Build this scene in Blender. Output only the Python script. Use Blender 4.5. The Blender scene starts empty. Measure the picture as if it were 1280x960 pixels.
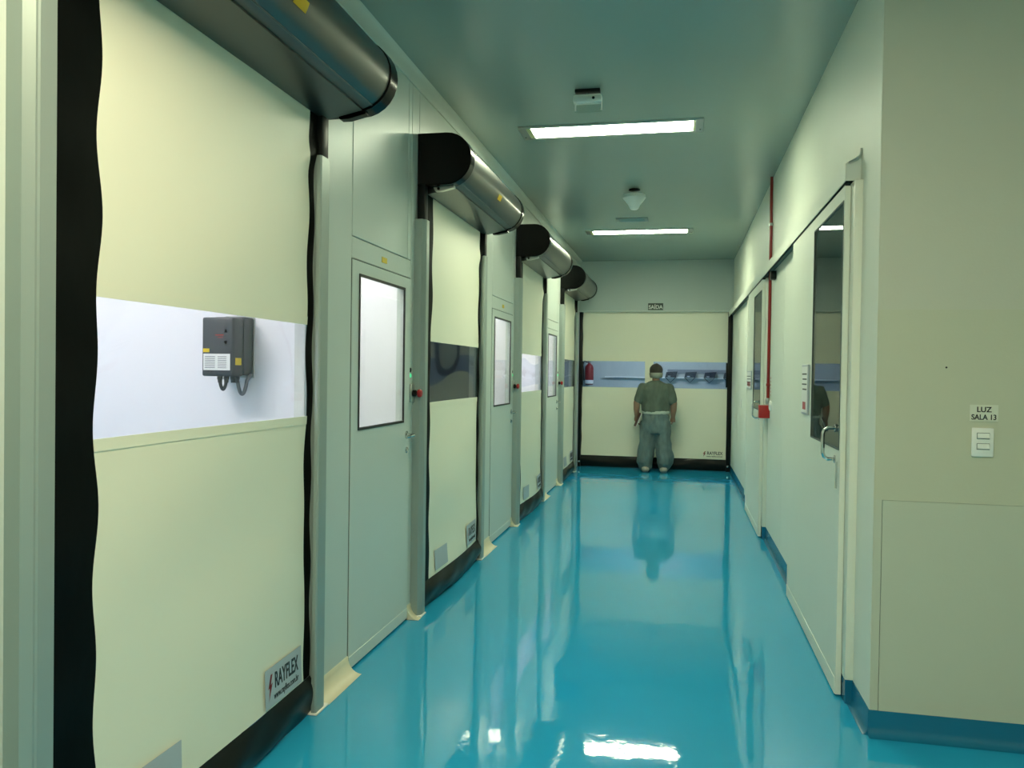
import bpy, bmesh, math, random
from mathutils import Vector, Matrix, noise
random.seed(7)
PI = math.pi
sc = bpy.context.scene
C = sc.collection

# ------------------------------------------------------------------ camera
F_PX, YAW, PITCH, ROLL = 991.3, 0.2075, -0.0148, 0.0143
cam_d = bpy.data.cameras.new('camera'); cam = bpy.data.objects.new('camera', cam_d); C.objects.link(cam)
cam_d.sensor_width = 36.0; cam_d.lens = F_PX * 36.0 / 1280.0; cam_d.clip_start = 0.02; cam_d.clip_end = 100
_f = Vector((-math.sin(YAW) * math.cos(PITCH), math.cos(YAW) * math.cos(PITCH), math.sin(PITCH)))
_r0 = Vector((math.cos(YAW), math.sin(YAW), 0)); _u0 = _r0.cross(_f)
_r = _r0 * math.cos(ROLL) + _u0 * math.sin(ROLL); _u = -_r0 * math.sin(ROLL) + _u0 * math.cos(ROLL)
m3 = Matrix((_r, _u, -_f)).transposed()
cam.matrix_world = Matrix.Translation((0, 0, 1.5)) @ m3.to_4x4()
sc.camera = cam

# ------------------------------------------------------------------ world, exposure
w = bpy.data.worlds.new('world'); sc.world = w; w.use_nodes = True
w.node_tree.nodes['Background'].inputs[0].default_value = (0.55, 0.65, 0.62, 1)
w.node_tree.nodes['Background'].inputs[1].default_value = 0.02
vs = sc.view_settings
vs.view_transform = 'Standard'; vs.look = 'None'; vs.gamma = 1.0; vs.use_curve_mapping = False
vs.exposure = 0.07
LAMP_TINT = (0.94, 1.0, 0.70)
LAMP_POWER = 57.0          # radiance of the corridor diffusers
ROOM_TINT = (1.0, 0.93, 0.90)

# ------------------------------------------------------------------ materials
def lin(c):
    c /= 255.0
    return c / 12.92 if c <= 0.04045 else ((c + 0.055) / 1.055) ** 2.4
def rgb(r, g, b): return (lin(r), lin(g), lin(b), 1)
MATS = {}
def mat(name, col, rough=0.5, metal=0.0, spec=0.5, bump=0.0, bscale=30.0, var=0.0, vscale=4.0, emis=None, estr=0.0,
        coat=0.0, bump2=0.0, b2scale=3.0, stretch=None, rvar=0.0):
    m = bpy.data.materials.new(name); m.use_nodes = True
    nt = m.node_tree; b = nt.nodes['Principled BSDF']
    b.inputs['Base Color'].default_value = col
    b.inputs['Roughness'].default_value = rough
    b.inputs['Metallic'].default_value = metal
    b.inputs['Specular IOR Level'].default_value = spec
    b.inputs['Coat Weight'].default_value = coat
    tc = nt.nodes.new('ShaderNodeTexCoord'); vec = tc.outputs['Object']
    if stretch:
        mp = nt.nodes.new('ShaderNodeMapping'); mp.inputs['Scale'].default_value = stretch
        nt.links.new(vec, mp.inputs[0]); vec = mp.outputs[0]
    if var > 0 or rvar > 0:
        n = nt.nodes.new('ShaderNodeTexNoise'); n.inputs['Scale'].default_value = vscale; n.inputs['Detail'].default_value = 4
        nt.links.new(vec, n.inputs['Vector'])
        if var > 0:
            mx = nt.nodes.new('ShaderNodeMix'); mx.data_type = 'RGBA'
            mx.inputs[6].default_value = tuple(max(0, c * (1 - var)) for c in col[:3]) + (1,)
            mx.inputs[7].default_value = tuple(min(1, c * (1 + var)) for c in col[:3]) + (1,)
            nt.links.new(n.outputs['Fac'], mx.inputs[0]); nt.links.new(mx.outputs[2], b.inputs['Base Color'])
        if rvar > 0:
            mr = nt.nodes.new('ShaderNodeMapRange'); mr.inputs[3].default_value = max(0, rough - rvar); mr.inputs[4].default_value = rough + rvar
            nt.links.new(n.outputs['Fac'], mr.inputs[0]); nt.links.new(mr.outputs[0], b.inputs['Roughness'])
    last = None
    for st, scl in ((bump, bscale), (bump2, b2scale)):
        if st > 0:
            n = nt.nodes.new('ShaderNodeTexNoise'); n.inputs['Scale'].default_value = scl; n.inputs['Detail'].default_value = 3
            nt.links.new(vec, n.inputs['Vector'])
            bp = nt.nodes.new('ShaderNodeBump'); bp.inputs['Strength'].default_value = st; bp.inputs['Distance'].default_value = 0.01
            nt.links.new(n.outputs['Fac'], bp.inputs['Height'])
            if last: nt.links.new(last, bp.inputs['Normal'])
            last = bp.outputs[0]
    if last: nt.links.new(last, b.inputs['Normal'])
    if emis:
        b.inputs['Emission Color'].default_value = tuple(emis) + (1,) if len(emis) == 3 else emis
        b.inputs['Emission Strength'].default_value = estr
    MATS[name] = m
    return m
def clear(name, tint=(0.95, 0.97, 0.97), refl=0.10, rough=0.02):
    """a clear sheet: mostly see-through, mirror-like at a shallow angle"""
    m = bpy.data.materials.new(name); m.use_nodes = True; nt = m.node_tree
    nt.nodes.remove(nt.nodes['Principled BSDF']); out = nt.nodes['Material Output']
    t = nt.nodes.new('ShaderNodeBsdfTransparent'); t.inputs[0].default_value = tint + (1,)
    g = nt.nodes.new('ShaderNodeBsdfGlossy'); g.inputs['Roughness'].default_value = rough
    ge = nt.nodes.new('ShaderNodeNewGeometry'); dt = nt.nodes.new('ShaderNodeVectorMath'); dt.operation = 'DOT_PRODUCT'
    nt.links.new(ge.outputs['Incoming'], dt.inputs[0]); nt.links.new(ge.outputs['Normal'], dt.inputs[1])
    ab = nt.nodes.new('ShaderNodeMath'); ab.operation = 'ABSOLUTE'; nt.links.new(dt.outputs['Value'], ab.inputs[0])
    iv = nt.nodes.new('ShaderNodeMath'); iv.operation = 'SUBTRACT'; iv.inputs[0].default_value = 1.0; nt.links.new(ab.outputs[0], iv.inputs[1])
    fr = nt.nodes.new('ShaderNodeMath'); fr.operation = 'POWER'; fr.inputs[1].default_value = 5.0; nt.links.new(iv.outputs[0], fr.inputs[0])
    mt = nt.nodes.new('ShaderNodeMath'); mt.operation = 'MULTIPLY_ADD'; mt.inputs[1].default_value = 0.55; mt.inputs[2].default_value = refl
    mt.use_clamp = True
    mx = nt.nodes.new('ShaderNodeMixShader')
    nt.links.new(fr.outputs[0], mt.inputs[0]); nt.links.new(mt.outputs[0], mx.inputs[0])
    nt.links.new(t.outputs[0], mx.inputs[1]); nt.links.new(g.outputs[0], mx.inputs[2]); nt.links.new(mx.outputs[0], out.inputs[0])
    MATS[name] = m
    return m

mat('panel', (0.60, 0.66, 0.61, 1), 0.36, var=0.02, vscale=1.2, bump=0.02, bscale=60)
mat('panel_door', (0.62, 0.68, 0.635, 1), 0.36, var=0.02, vscale=1.5)
mat('wall_white', (0.75, 0.79, 0.69, 1), 0.50, var=0.03, vscale=2.0, bump=0.03, bscale=40)
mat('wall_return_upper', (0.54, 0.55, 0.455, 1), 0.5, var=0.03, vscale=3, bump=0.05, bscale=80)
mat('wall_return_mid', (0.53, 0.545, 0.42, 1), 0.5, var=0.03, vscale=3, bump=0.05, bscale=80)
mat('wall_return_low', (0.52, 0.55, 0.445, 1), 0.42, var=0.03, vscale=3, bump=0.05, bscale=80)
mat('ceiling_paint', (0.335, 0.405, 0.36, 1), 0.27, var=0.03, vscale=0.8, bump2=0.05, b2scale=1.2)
mat('end_panel', (0.50, 0.57, 0.54, 1), 0.45, var=0.03, vscale=1.5)
mat('floor_epoxy', (0.020, 0.37, 0.63, 1), 0.035, spec=0.8, var=0.06, vscale=0.9, bump=0.022, bscale=22, bump2=0.15, b2scale=3.2, rvar=0.015)
mat('blue_base', (0.006, 0.15, 0.28, 1), 0.25, var=0.08, vscale=3)
mat('pvc_cream', (0.87, 0.85, 0.69, 1), 0.42, var=0.02, vscale=1.5, bump=0.10, bscale=5.0, bump2=0.25, b2scale=1.6)
mat('pvc_black', (0.0022, 0.003, 0.0026, 1), 0.5, spec=0.08, bump=0.4, bscale=6, stretch=(1, 1, 0.6))
mat('bag_black', (0.006, 0.009, 0.009, 1), 0.28, spec=0.14, bump=0.25, bscale=4)
mat('aluminium', (0.55, 0.58, 0.56, 1), 0.28, metal=1.0, var=0.04, vscale=6)
mat('aluminium_shell', (0.125, 0.13, 0.125, 1), 0.36, metal=1.0, coat=0.25, var=0.05, vscale=3, stretch=(1, 0.2, 1))
mat('guide_paint', (0.34, 0.40, 0.37, 1), 0.36, metal=0.3)
mat('cap_black', (0.0015, 0.002, 0.002, 1), 0.22, spec=0.18)
mat('black_plastic', (0.004, 0.005, 0.005, 1), 0.4, spec=0.25)
mat('gasket', (0.008, 0.010, 0.010, 1), 0.5)
mat('chrome', (0.62, 0.64, 0.62, 1), 0.14, metal=1.0)
mat('cream_cove', (0.72, 0.68, 0.50, 1), 0.4, var=0.05, vscale=12)
mat('sealant', (0.85, 0.85, 0.78, 1), 0.4)
mat('seam', (0.10, 0.13, 0.12, 1), 0.6)
mat('yellow', (0.75, 0.55, 0.02, 1), 0.4)
mat('ink', (0.01, 0.01, 0.012, 1), 0.5)
mat('red', (0.38, 0.012, 0.012, 1), 0.35)
mat('red_dark', (0.22, 0.010, 0.014, 1), 0.4)
mat('notebook_brown', (0.05, 0.012, 0.012, 1), 0.5)
mat('red_pipe', (0.26, 0.012, 0.010, 1), 0.30)
mat('white_plastic', (0.80, 0.82, 0.78, 1), 0.35)
mat('white_paper', (0.82, 0.83, 0.80, 1), 0.6)
mat('label_pale', (0.66, 0.68, 0.57, 1), 0.5)
mat('label_grey', (0.46, 0.50, 0.54, 1), 0.35)
mat('room_white', (0.84, 0.84, 0.86, 1), 0.5, var=0.01, vscale=2)
mat('core', (0.62, 0.64, 0.62, 1), 0.6)
mat('dim_room_fill', (0.9, 0.9, 0.9, 1), 0.4, emis=(0.85, 0.95, 1.0), estr=6.0)  # added fill glow that lifts the dim rooms, no real lamp
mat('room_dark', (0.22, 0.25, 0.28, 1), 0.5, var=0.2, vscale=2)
mat('room_blue', (0.46, 0.51, 0.50, 1), 0.5, var=0.03, vscale=2)
mat('box_grey', (0.045, 0.052, 0.060, 1), 0.4)
mat('cable_grey', (0.16, 0.18, 0.20, 1), 0.45)
mat('sign_green', (0.010, 0.035, 0.020, 1), 0.4)
mat('dark_blue', (0.02, 0.03, 0.05, 1), 0.4)
mat('green_led', (0.1, 0.9, 0.4, 1), 0.4, emis=(0.1, 0.9, 0.4), estr=0.6)
mat('diffuser', (0.9, 0.9, 0.8, 1), 0.4, emis=LAMP_TINT, estr=LAMP_POWER)
mat('diffuser_reduced', (0.9, 0.9, 0.8, 1), 0.4, emis=LAMP_TINT, estr=LAMP_POWER * 0.78)  # output turned down so the nearby wall and curtain stay darker
mat('lamp_holder', (0.75, 0.72, 0.35, 1), 0.4)
mat('room_diffuser', (0.9, 0.9, 0.9, 1), 0.4, emis=ROOM_TINT, estr=60.0)
mat('small_room_diffuser', (0.9, 0.9, 0.9, 1), 0.4, emis=ROOM_TINT, estr=30.0)
mat('diffuser_warm', (0.9, 0.9, 0.8, 1), 0.4, emis=(1.12, 1.0, 0.68), estr=LAMP_POWER * 1.25)
mat('end_room_diffuser', (0.9, 0.9, 0.9, 1), 0.4, emis=(0.80, 0.90, 1.0), estr=34.0)
mat('skin', (0.30, 0.165, 0.105, 1), 0.5, var=0.08, vscale=15)
mat('hair', (0.035, 0.030, 0.026, 1), 0.6, var=0.4, vscale=60, bump=0.6, bscale=120)
mat('cap_net', (0.27, 0.28, 0.23, 1), 0.7, var=0.1, vscale=40)
mat('gown_green', (0.085, 0.115, 0.090, 1), 0.7, var=0.5, vscale=14, bump=0.5, bscale=14, stretch=(1, 1, 0.5))  # colour noise also paints in pale highlights of the thin cloth
mat('trouser_blue', (0.12, 0.17, 0.17, 1), 0.7, var=0.5, vscale=14, bump=0.5, bscale=12, stretch=(1, 1, 0.6))  # fabric highlights are put into the colour noise here too
mat('shoe_cover', (0.36, 0.36, 0.31, 1), 0.7, var=0.2, vscale=20)
mat('gown_hem', (0.44, 0.50, 0.44, 1), 0.7, var=0.15, vscale=12)
clear('vinyl', (0.93, 0.95, 0.97), 0.02, 0.03)
clear('vinyl_end', (0.90, 0.94, 0.98), 0.03, 0.03)
clear('glass', (0.93, 0.96, 0.95), 0.03, 0.005)
clear('glass_dark', (0.50, 0.55, 0.54), 0.18, 0.01)
clear('acrylic', (0.90, 0.93, 0.92), 0.05, 0.02)

# ------------------------------------------------------------------ mesh helpers
OFF = {}
def add_box(bm, a, b):
    x0, y0, z0 = (min(a[i], b[i]) for i in range(3)); x1, y1, z1 = (max(a[i], b[i]) for i in range(3))
    v = [bm.verts.new(p) for p in ((x0,y0,z0),(x1,y0,z0),(x1,y1,z0),(x0,y1,z0),(x0,y0,z1),(x1,y0,z1),(x1,y1,z1),(x0,y1,z1))]
    for f in ((3,2,1,0),(4,5,6,7),(0,1,5,4),(1,2,6,5),(2,3,7,6),(3,0,4,7)): bm.faces.new([v[i] for i in f])
def bx(*pairs, bev=0.0, seg=2):
    bm = bmesh.new()
    for a, b in pairs: add_box(bm, a, b)
    if bev: bmesh.ops.bevel(bm, geom=list(bm.edges), offset=bev, segments=seg, affect='EDGES', profile=0.5)
    return bm
def prism(poly, axis, a, b, bm=None):
    """extrude a 2-D outline along an axis; outline is in the two other axes, in x,y,z order"""
    bm = bm or bmesh.new()
    def P(p, t):
        return {0: (t, p[0], p[1]), 1: (p[0], t, p[1]), 2: (p[0], p[1], t)}[axis]
    A = [bm.verts.new(P(p, a)) for p in poly]; B = [bm.verts.new(P(p, b)) for p in poly]
    n = len(poly)
    for i in range(n): bm.faces.new((A[i], A[(i+1) % n], B[(i+1) % n], B[i]))
    bm.faces.new(A[::-1]); bm.faces.new(B)
    bmesh.ops.recalc_face_normals(bm, faces=bm.faces)
    return bm
def tube(pts, r, n=10, bm=None, closed_caps=True):
    bm = bm or bmesh.new(); pts = [Vector(p) for p in pts]; rings = []
    rr = r if isinstance(r, (list, tuple)) else [r] * len(pts)
    up = None
    for i, p in enumerate(pts):
        t = (pts[min(i+1, len(pts)-1)] - pts[max(i-1, 0)]).normalized()
        if up is None:
            up = Vector((0, 0, 1)) if abs(t.z) < 0.9 else Vector((1, 0, 0))
        s = t.cross(up).normalized(); up = s.cross(t).normalized()
        ra, rb = rr[i] if isinstance(rr[i], (tuple, list)) else (rr[i], rr[i])
        rings.append([bm.verts.new(p + s * (ra * math.cos(2*PI*k/n)) + up * (rb * math.sin(2*PI*k/n))) for k in range(n)])
    for i in range(len(rings)-1):
        for k in range(n):
            bm.faces.new((rings[i][k], rings[i][(k+1) % n], rings[i+1][(k+1) % n], rings[i+1][k]))
    if closed_caps: bm.faces.new(rings[0][::-1]); bm.faces.new(rings[-1])
    bmesh.ops.recalc_face_normals(bm, faces=bm.faces)
    return bm
def lathe(prof, c, axis=2, n=24, bm=None):
    """prof: (radius, height) pairs turned about an axis through c"""
    bm = bm or bmesh.new(); rings = []
    for r, h in prof:
        ring = []
        for k in range(n):
            a, b = max(r, 1e-4) * math.cos(2*PI*k/n), max(r, 1e-4) * math.sin(2*PI*k/n)
            q = {2: (a, b, h), 0: (h, a, b), 1: (a, h, b)}[axis]
            ring.append(bm.verts.new((c[0]+q[0], c[1]+q[1], c[2]+q[2])))
        rings.append(ring)
    for i in range(len(rings)-1):
        for k in range(n): bm.faces.new((rings[i][k], rings[i][(k+1) % n], rings[i+1][(k+1) % n], rings[i+1][k]))
    bm.faces.new(rings[0][::-1]); bm.faces.new(rings[-1])
    bmesh.ops.recalc_face_normals(bm, faces=bm.faces)
    return bm
def ellip(bm, c, r, n=16):
    res = bmesh.ops.create_uvsphere(bm, u_segments=n, v_segments=n // 2 + 2, radius=1.0)
    for v in res['verts']: v.co = Vector((v.co.x * r[0] + c[0], v.co.y * r[1] + c[1], v.co.z * r[2] + c[2]))
def smooth_angle(me, deg=35):
    for p in me.polygons: p.use_smooth = True
    try: me.set_sharp_from_angle(angle=math.radians(deg))
    except Exception: pass
def obj(name, bm, m, parent=None, smooth=True):
    """one mesh object; coordinates are world metres, moved to the parent's (or its own base's) origin"""
    me = bpy.data.meshes.new(name)
    if parent is not None: o0 = OFF[parent.name]
    else:
        xs = [v.co for v in bm.verts]
        o0 = Vector(((min(v.x for v in xs)+max(v.x for v in xs))/2, (min(v.y for v in xs)+max(v.y for v in xs))/2, min(v.z for v in xs)))
    bmesh.ops.translate(bm, verts=bm.verts, vec=-o0)
    bm.to_mesh(me); bm.free()
    if smooth: smooth_angle(me)
    o = bpy.data.objects.new(name, me); C.objects.link(o)
    me.materials.append(MATS[m] if isinstance(m, str) else m)
    if parent is not None: o.parent = parent
    else: o.location = o0
    OFF[o.name] = o0.copy()
    return o
def tag(o, label, cat=None, group=None, kind=None):
    o['label'] = label
    if cat: o['category'] = cat
    if group: o['group'] = group
    if kind: o['kind'] = kind
    return o
def thing(name, loc, label, cat=None, group=None, kind=None):
    o = bpy.data.objects.new(name, None); C.objects.link(o); o.location = loc; o.empty_display_size = 0.1
    OFF[o.name] = Vector(loc)
    return tag(o, label, cat, group, kind)
def struct(name, bm, m, label, smooth=True):
    return tag(obj(name, bm, m, None, smooth), label, kind='structure')
def text(name, s, size, mtx, m, parent, depth=0.0006, align='LEFT', bold=0.0, sx=1.0):
    cu = bpy.data.curves.new('t', 'FONT'); cu.body = s; cu.size = size; cu.extrude = depth; cu.align_x = align; cu.offset = bold
    t = bpy.data.objects.new('t', cu); C.objects.link(t)
    dg = bpy.context.evaluated_depsgraph_get()
    me = bpy.data.meshes.new_from_object(t.evaluated_get(dg))
    bpy.data.objects.remove(t)
    bm = bmesh.new(); bm.from_mesh(me); bpy.data.meshes.remove(me)
    bmesh.ops.scale(bm, vec=(sx, 1, 1), verts=bm.verts)
    bmesh.ops.transform(bm, matrix=mtx, verts=bm.verts)
    return obj(name, bm, m, parent, smooth=False)
def frame_mtx(o, xdir, ydir):
    x = Vector(xdir).normalized(); y = Vector(ydir).normalized(); z = x.cross(y)
    M = Matrix((x, y, z)).transposed().to_4x4(); M.translation = Vector(o)
    return M

# ------------------------------------------------------------------ room constants
XL, XG, XC = -1.583, -1.516, -1.560       # left wall face, guide front, curtain
XR, YE, HC = 0.803, 12.69, 3.291          # right wall face, end wall, ceiling
YN = 3.545                                # wall return facing the camera
Y0 = -3.4; XN = 2.7                       # the wider lobby behind the camera
DL = [1.70, 4.68, 7.66, 10.63]            # curtain door openings
DR = [3.17, 6.11, 9.09, 11.95]
PD = [3.657, 6.642, 9.545]                 # hinged doors, start
PW = 0.87; PH = 2.05
T = 0.06

# floor and ceiling
struct('floor', bx(((-4.6, Y0, -0.08), (XN + .2, 16.4, 0.0))), 'floor_epoxy', 'glossy turquoise blue epoxy floor')
struct('ceiling', bx(((XL - T, Y0, HC), (XN + .1, YE + .1, HC + 0.06))), 'ceiling_paint', 'pale satin painted ceiling with long flush lamps')

# ------------------------------------------------------------------ left wall: piers, lintels, panels
ZO = 2.64
wl = thing('wall_left', (XL, 4.5, 0), 'pale sandwich panel wall with roll-up doors', kind='structure')
bk = bmesh.new()
edges = []
prev = Y0
for i in range(4):
    edges.append((prev, DL[i] - .02)); prev = DR[i] + .02
edges.append((prev, YE))
doorspans = [(p, p + PW) for p in PD]
for a, b in edges:
    d = [s for s in doorspans if a < s[0] and s[1] < b]
    if d:
        s = d[0]
        add_box(bk, (XL - T, a, 0), (XL - .012, s[0], ZO)); add_box(bk, (XL - T, s[1], 0), (XL - .012, b, ZO))
        add_box(bk, (XL - T, s[0], PH), (XL - .012, s[1], ZO))
    else: add_box(bk, (XL - T, a, 0), (XL - .012, b, ZO))
add_box(bk, (XL - T, Y0, ZO), (XL - .012, YE, HC))
obj('wall_core', bk, 'core', wl, False)
def wall_panel(y0, y1, z0, z1):
    g = 0.0025
    return obj('panel', bx(((XL - .014, y0 + g, z0 + g), (XL, y1 - g, z1 - g)), bev=0.003, seg=1), 'panel', wl)
for a, b in edges:
    d = [s for s in doorspans if a < s[0] and s[1] < b]
    if d:
        s = d[0]
        wall_panel(a, s[0], 0, HC); wall_panel(s[1], b, 0, HC)
        wall_panel(s[0], s[1], PH, 2.16); wall_panel(s[0] + .0, s[1] - .06, 2.16, HC); wall_panel(s[1] - .06, s[1], 2.16, HC)
    else:
        n = max(1, round((b - a) / 1.2))
        for k in range(n): wall_panel(a + (b - a) * k / n, a + (b - a) * (k + 1) / n, 0, HC)
for i in range(4): wall_panel(DL[i] - .02, DR[i] + .02, ZO, HC)
# cove trim along the ceiling
pts = [(XL, HC - .085), (XL + .010, HC - .085)] + [(XL + .010 + .03 * (1 - math.cos(t * PI / 12)), HC - .085 + .085 * math.sin(t * PI / 12)) for t in range(1, 7)] + [(XL, HC)]
struct('trim_1', prism(pts, 1, Y0, YE), 'panel', 'slim cove moulding where the left wall meets the ceiling')
# cream floor coves in front of the piers
cv = [(XL, .085)] + [(XL + .072 * (1 - math.cos(t * PI / 14)) + .004, .080 - .078 * math.sin(t * PI / 14)) for t in range(0, 8)] + [(XL, 0.001)]
n = 2
for a, b in [(DR[i] + .115, PD[i]) for i in range(3)] + [(PD[i] + PW, DL[i + 1] - .085) for i in range(3)]:
    struct('trim_%d' % n, prism(cv, 1, a, b), 'cream_cove', ['cream cove at the floor right of the nearest roll-up door', 'cream cove at the floor right of the second roll-up door',
        'cream cove at the floor right of the third roll-up door', 'cream cove at the floor right of the nearest windowed door',
        'cream cove at the floor right of the middle windowed door', 'cream cove at the floor right of the farthest windowed door'][n - 2]); n += 1

# ------------------------------------------------------------------ curtain surface
def curtain_parts(root, s0, s1, z1, bl, br, fn, seed, m_clear, wave=0.011, post=None, ztop_win=1.69, zbot_win=1.30, zb=0.165, bulge=0.035):
    """fn(s,z,d) -> world point. Fabric sheets share one billowing surface; every sheet is its own part"""
    rnd = random.Random(seed); ph = [rnd.uniform(0, 6.28) for _ in range(12)]
    def d(s, z):
        u = (s - s0) / (s1 - s0); e = math.sin(PI * min(max(u, 0), 1))
        v = 0.010 * e * math.sin(2.1 * z + ph[0]) + 0.006 * e * math.sin(5.2 * z + 3 * u + ph[1]) + 0.004 * math.sin(9 * z - 4 * u + ph[2]) * e
        edge = max(0, 1 - u / .10) + max(0, 1 - (1 - u) / .10)
        v += 0.006 * edge * math.sin(z * 17 + ph[3])
        if z < .5: v += bulge * e * (1 - z / .5) ** 1.5
        # creased fold under the roller at the far side
        v += 0.012 * math.exp(-((u - .93) / .12) ** 2 - ((z - 2.42 - .9 * (u - .93)) / .05) ** 2)
        return v
    def L(z): return s0 + bl + wave * math.sin(z * 15.5 + ph[4]) + wave * .5 * math.sin(z * 9 + ph[5])
    def Rr(z): return s1 - br + wave * .8 * math.sin(z * 14.5 + ph[6]) + wave * .4 * math.sin(z * 8 + ph[7])
    def grid(fa, fb, za, zb_, nu, nv, off=0.0, dd=d):
        bm = bmesh.new(); G = []
        for j in range(nv + 1):
            t = j / nv; row = []
            for i in range(nu + 1):
                k = i / nu
                z = (za(k) if callable(za) else za) * (1 - t) + (zb_(k) if callable(zb_) else zb_) * t
                s = fa(z) * (1 - k) + fb(z) * k
                row.append(bm.verts.new(fn(s, z, dd(s, z) + off)))
            G.append(row)
        for j in range(nv):
            for i in range(nu): bm.faces.new((G[j][i], G[j][i+1], G[j+1][i+1], G[j+1][i]))
        # a sheet has thickness
        bmesh.ops.recalc_face_normals(bm, faces=bm.faces)
        r = bmesh.ops.solidify(bm, geom=list(bm.faces), thickness=0.0015)
        return bm
    up = obj('upper_curtain', grid(L, Rr, ztop_win, z1, 26, 40), 'pvc_cream', root)
    lo = obj('lower_curtain', grid(L, Rr, zb, zbot_win, 26, 48), 'pvc_cream', root)
    # hems along the window
    for zz, par in ((ztop_win, up), (zbot_win - .035, lo)):
        obj('window_hem', grid(L, Rr, zz, zz + .035, 20, 2, 0.002), 'pvc_cream', par)
    wins = [(L, Rr)] if post is None else [(L, lambda z: post[0]), (lambda z: post[1], Rr)]
    for a, b in wins: obj('vision_panel', grid(a, b, zbot_win, ztop_win, 20, 12), m_clear, root)
    if post: obj('window_post', grid(lambda z: post[0], lambda z: post[1], zbot_win, ztop_win, 4, 8), 'pvc_cream', up)
    obj('edge_band', grid(lambda z: s0, L, zb, z1, 5, 110), 'pvc_black', root)
    obj('edge_band', grid(Rr, lambda z: s1, zb, z1, 5, 110), 'pvc_black', root)
    def dbag(s, z):
        t = z / zb
        return d(s, zb) + .030 * math.sin(PI * t) + .007 * math.sin(s * 6 + z * 25 + ph[8]) * math.sin(PI * t) + .003 * math.sin(s * 15 - z * 40 + ph[9])
    obj('bottom_bag', grid(lambda z: s0, lambda z: s1, 0.0015, zb, 60, 10, 0, dbag), 'bag_black', root)
    return d, L, Rr
def sticker(root, fn_o, xdir, ydir, wdt, hgt, words=True, nm='brand_label', pm='label_grey'):
    """grey plate with the maker's lettering"""
    o = Vector(fn_o); x = Vector(xdir).normalized(); y = Vector(ydir).normalized(); nrm = x.cross(y)
    def quad(a, b, c, dd, t):
        bm = bmesh.new(); p = [o + x * u + y * v for u, v in ((a, b), (c, b), (c, dd), (a, dd))]
        A = [bm.verts.new(q) for q in p]; B = [bm.verts.new(q + nrm * t) for q in p]
        bm.faces.new(A[::-1]); bm.faces.new(B)
        for i in range(4): bm.faces.new((A[i], A[(i+1) % 4], B[(i+1) % 4], B[i]))
        bmesh.ops.recalc_face_normals(bm, faces=bm.faces); return bm
    pl = obj(nm, quad(0, 0, wdt, hgt, .001), pm, root, False)
    if words:
        M = frame_mtx(o + x * wdt * .24 + y * hgt * .42 + nrm * .0014, x, y)
        text('lettering', 'RAYFLEX', hgt * .56, M, 'ink', pl, bold=.0016 * hgt / .16, sx=wdt * .72 / (hgt * .56 * 4.45))
        M = frame_mtx(o + x * wdt * .22 + y * hgt * .14 + nrm * .0014, x, y)
        text('lettering', 'www.rayflex.com.br', hgt * .25, M, 'ink', pl, bold=.0004, sx=wdt * .74 / (hgt * .25 * 8.9))
        bm = bmesh.new()
        zig = [(.14, .82), (.07, .48), (.115, .50), (.085, .16), (.19, .60), (.135, .57), (.19, .82)]
        A = [bm.verts.new(o + x * (u * wdt) + y * (v * hgt) + nrm * .0014) for u, v in zig]
        bm.faces.new(A); r = bmesh.ops.solidify(bm, geom=list(bm.faces), thickness=.0006)
        obj('bolt_mark', bm, 'red', pl, False)
    return pl

# ------------------------------------------------------------------ roll-up doors on the left
def dprofile(x0, x1, z0, z1, n=14):
    r = (z1 - z0) / 2; c = (x1 - r, (z0 + z1) / 2)
    arc = [(c[0] + r * math.cos(a), c[1] + r * math.sin(a)) for a in [-PI/2 + PI * k / n for k in range(n + 1)]]
    return [(x0, z0)] + arc + [(x0, z1)]
ord_ = ['nearest', 'second', 'third', 'farthest']
lab = ['nearest roll-up door with cream curtain, clear window showing a control box',
       'second roll-up door from the camera, cream curtain with a dark window',
       'third roll-up door from the camera, cream curtain with a bright window',
       'farthest roll-up door on the left wall, beside the end wall']
def guide(y0, y1, inner):
    """hollow-looking aluminium guide with a chamfer and a groove; inner = +1 when the opening is at larger y"""
    w_ = y1 - y0; ch = .022
    a = [(XL, y0), (XG - ch, y0), (XG - .004, y0 + ch), (XG - .004, y0 + ch + .006), (XG, y0 + ch + .010), (XG, y1 - .006), (XG - .006, y1), (XC + .022, y1), (XC + .022, y1 - .02),
         (XC - .015, y1 - .02), (XC - .015, y1), (XL, y1)]
    if inner < 0: a = [(x, y0 + y1 - y) for x, y in a][::-1]
    return a
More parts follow.
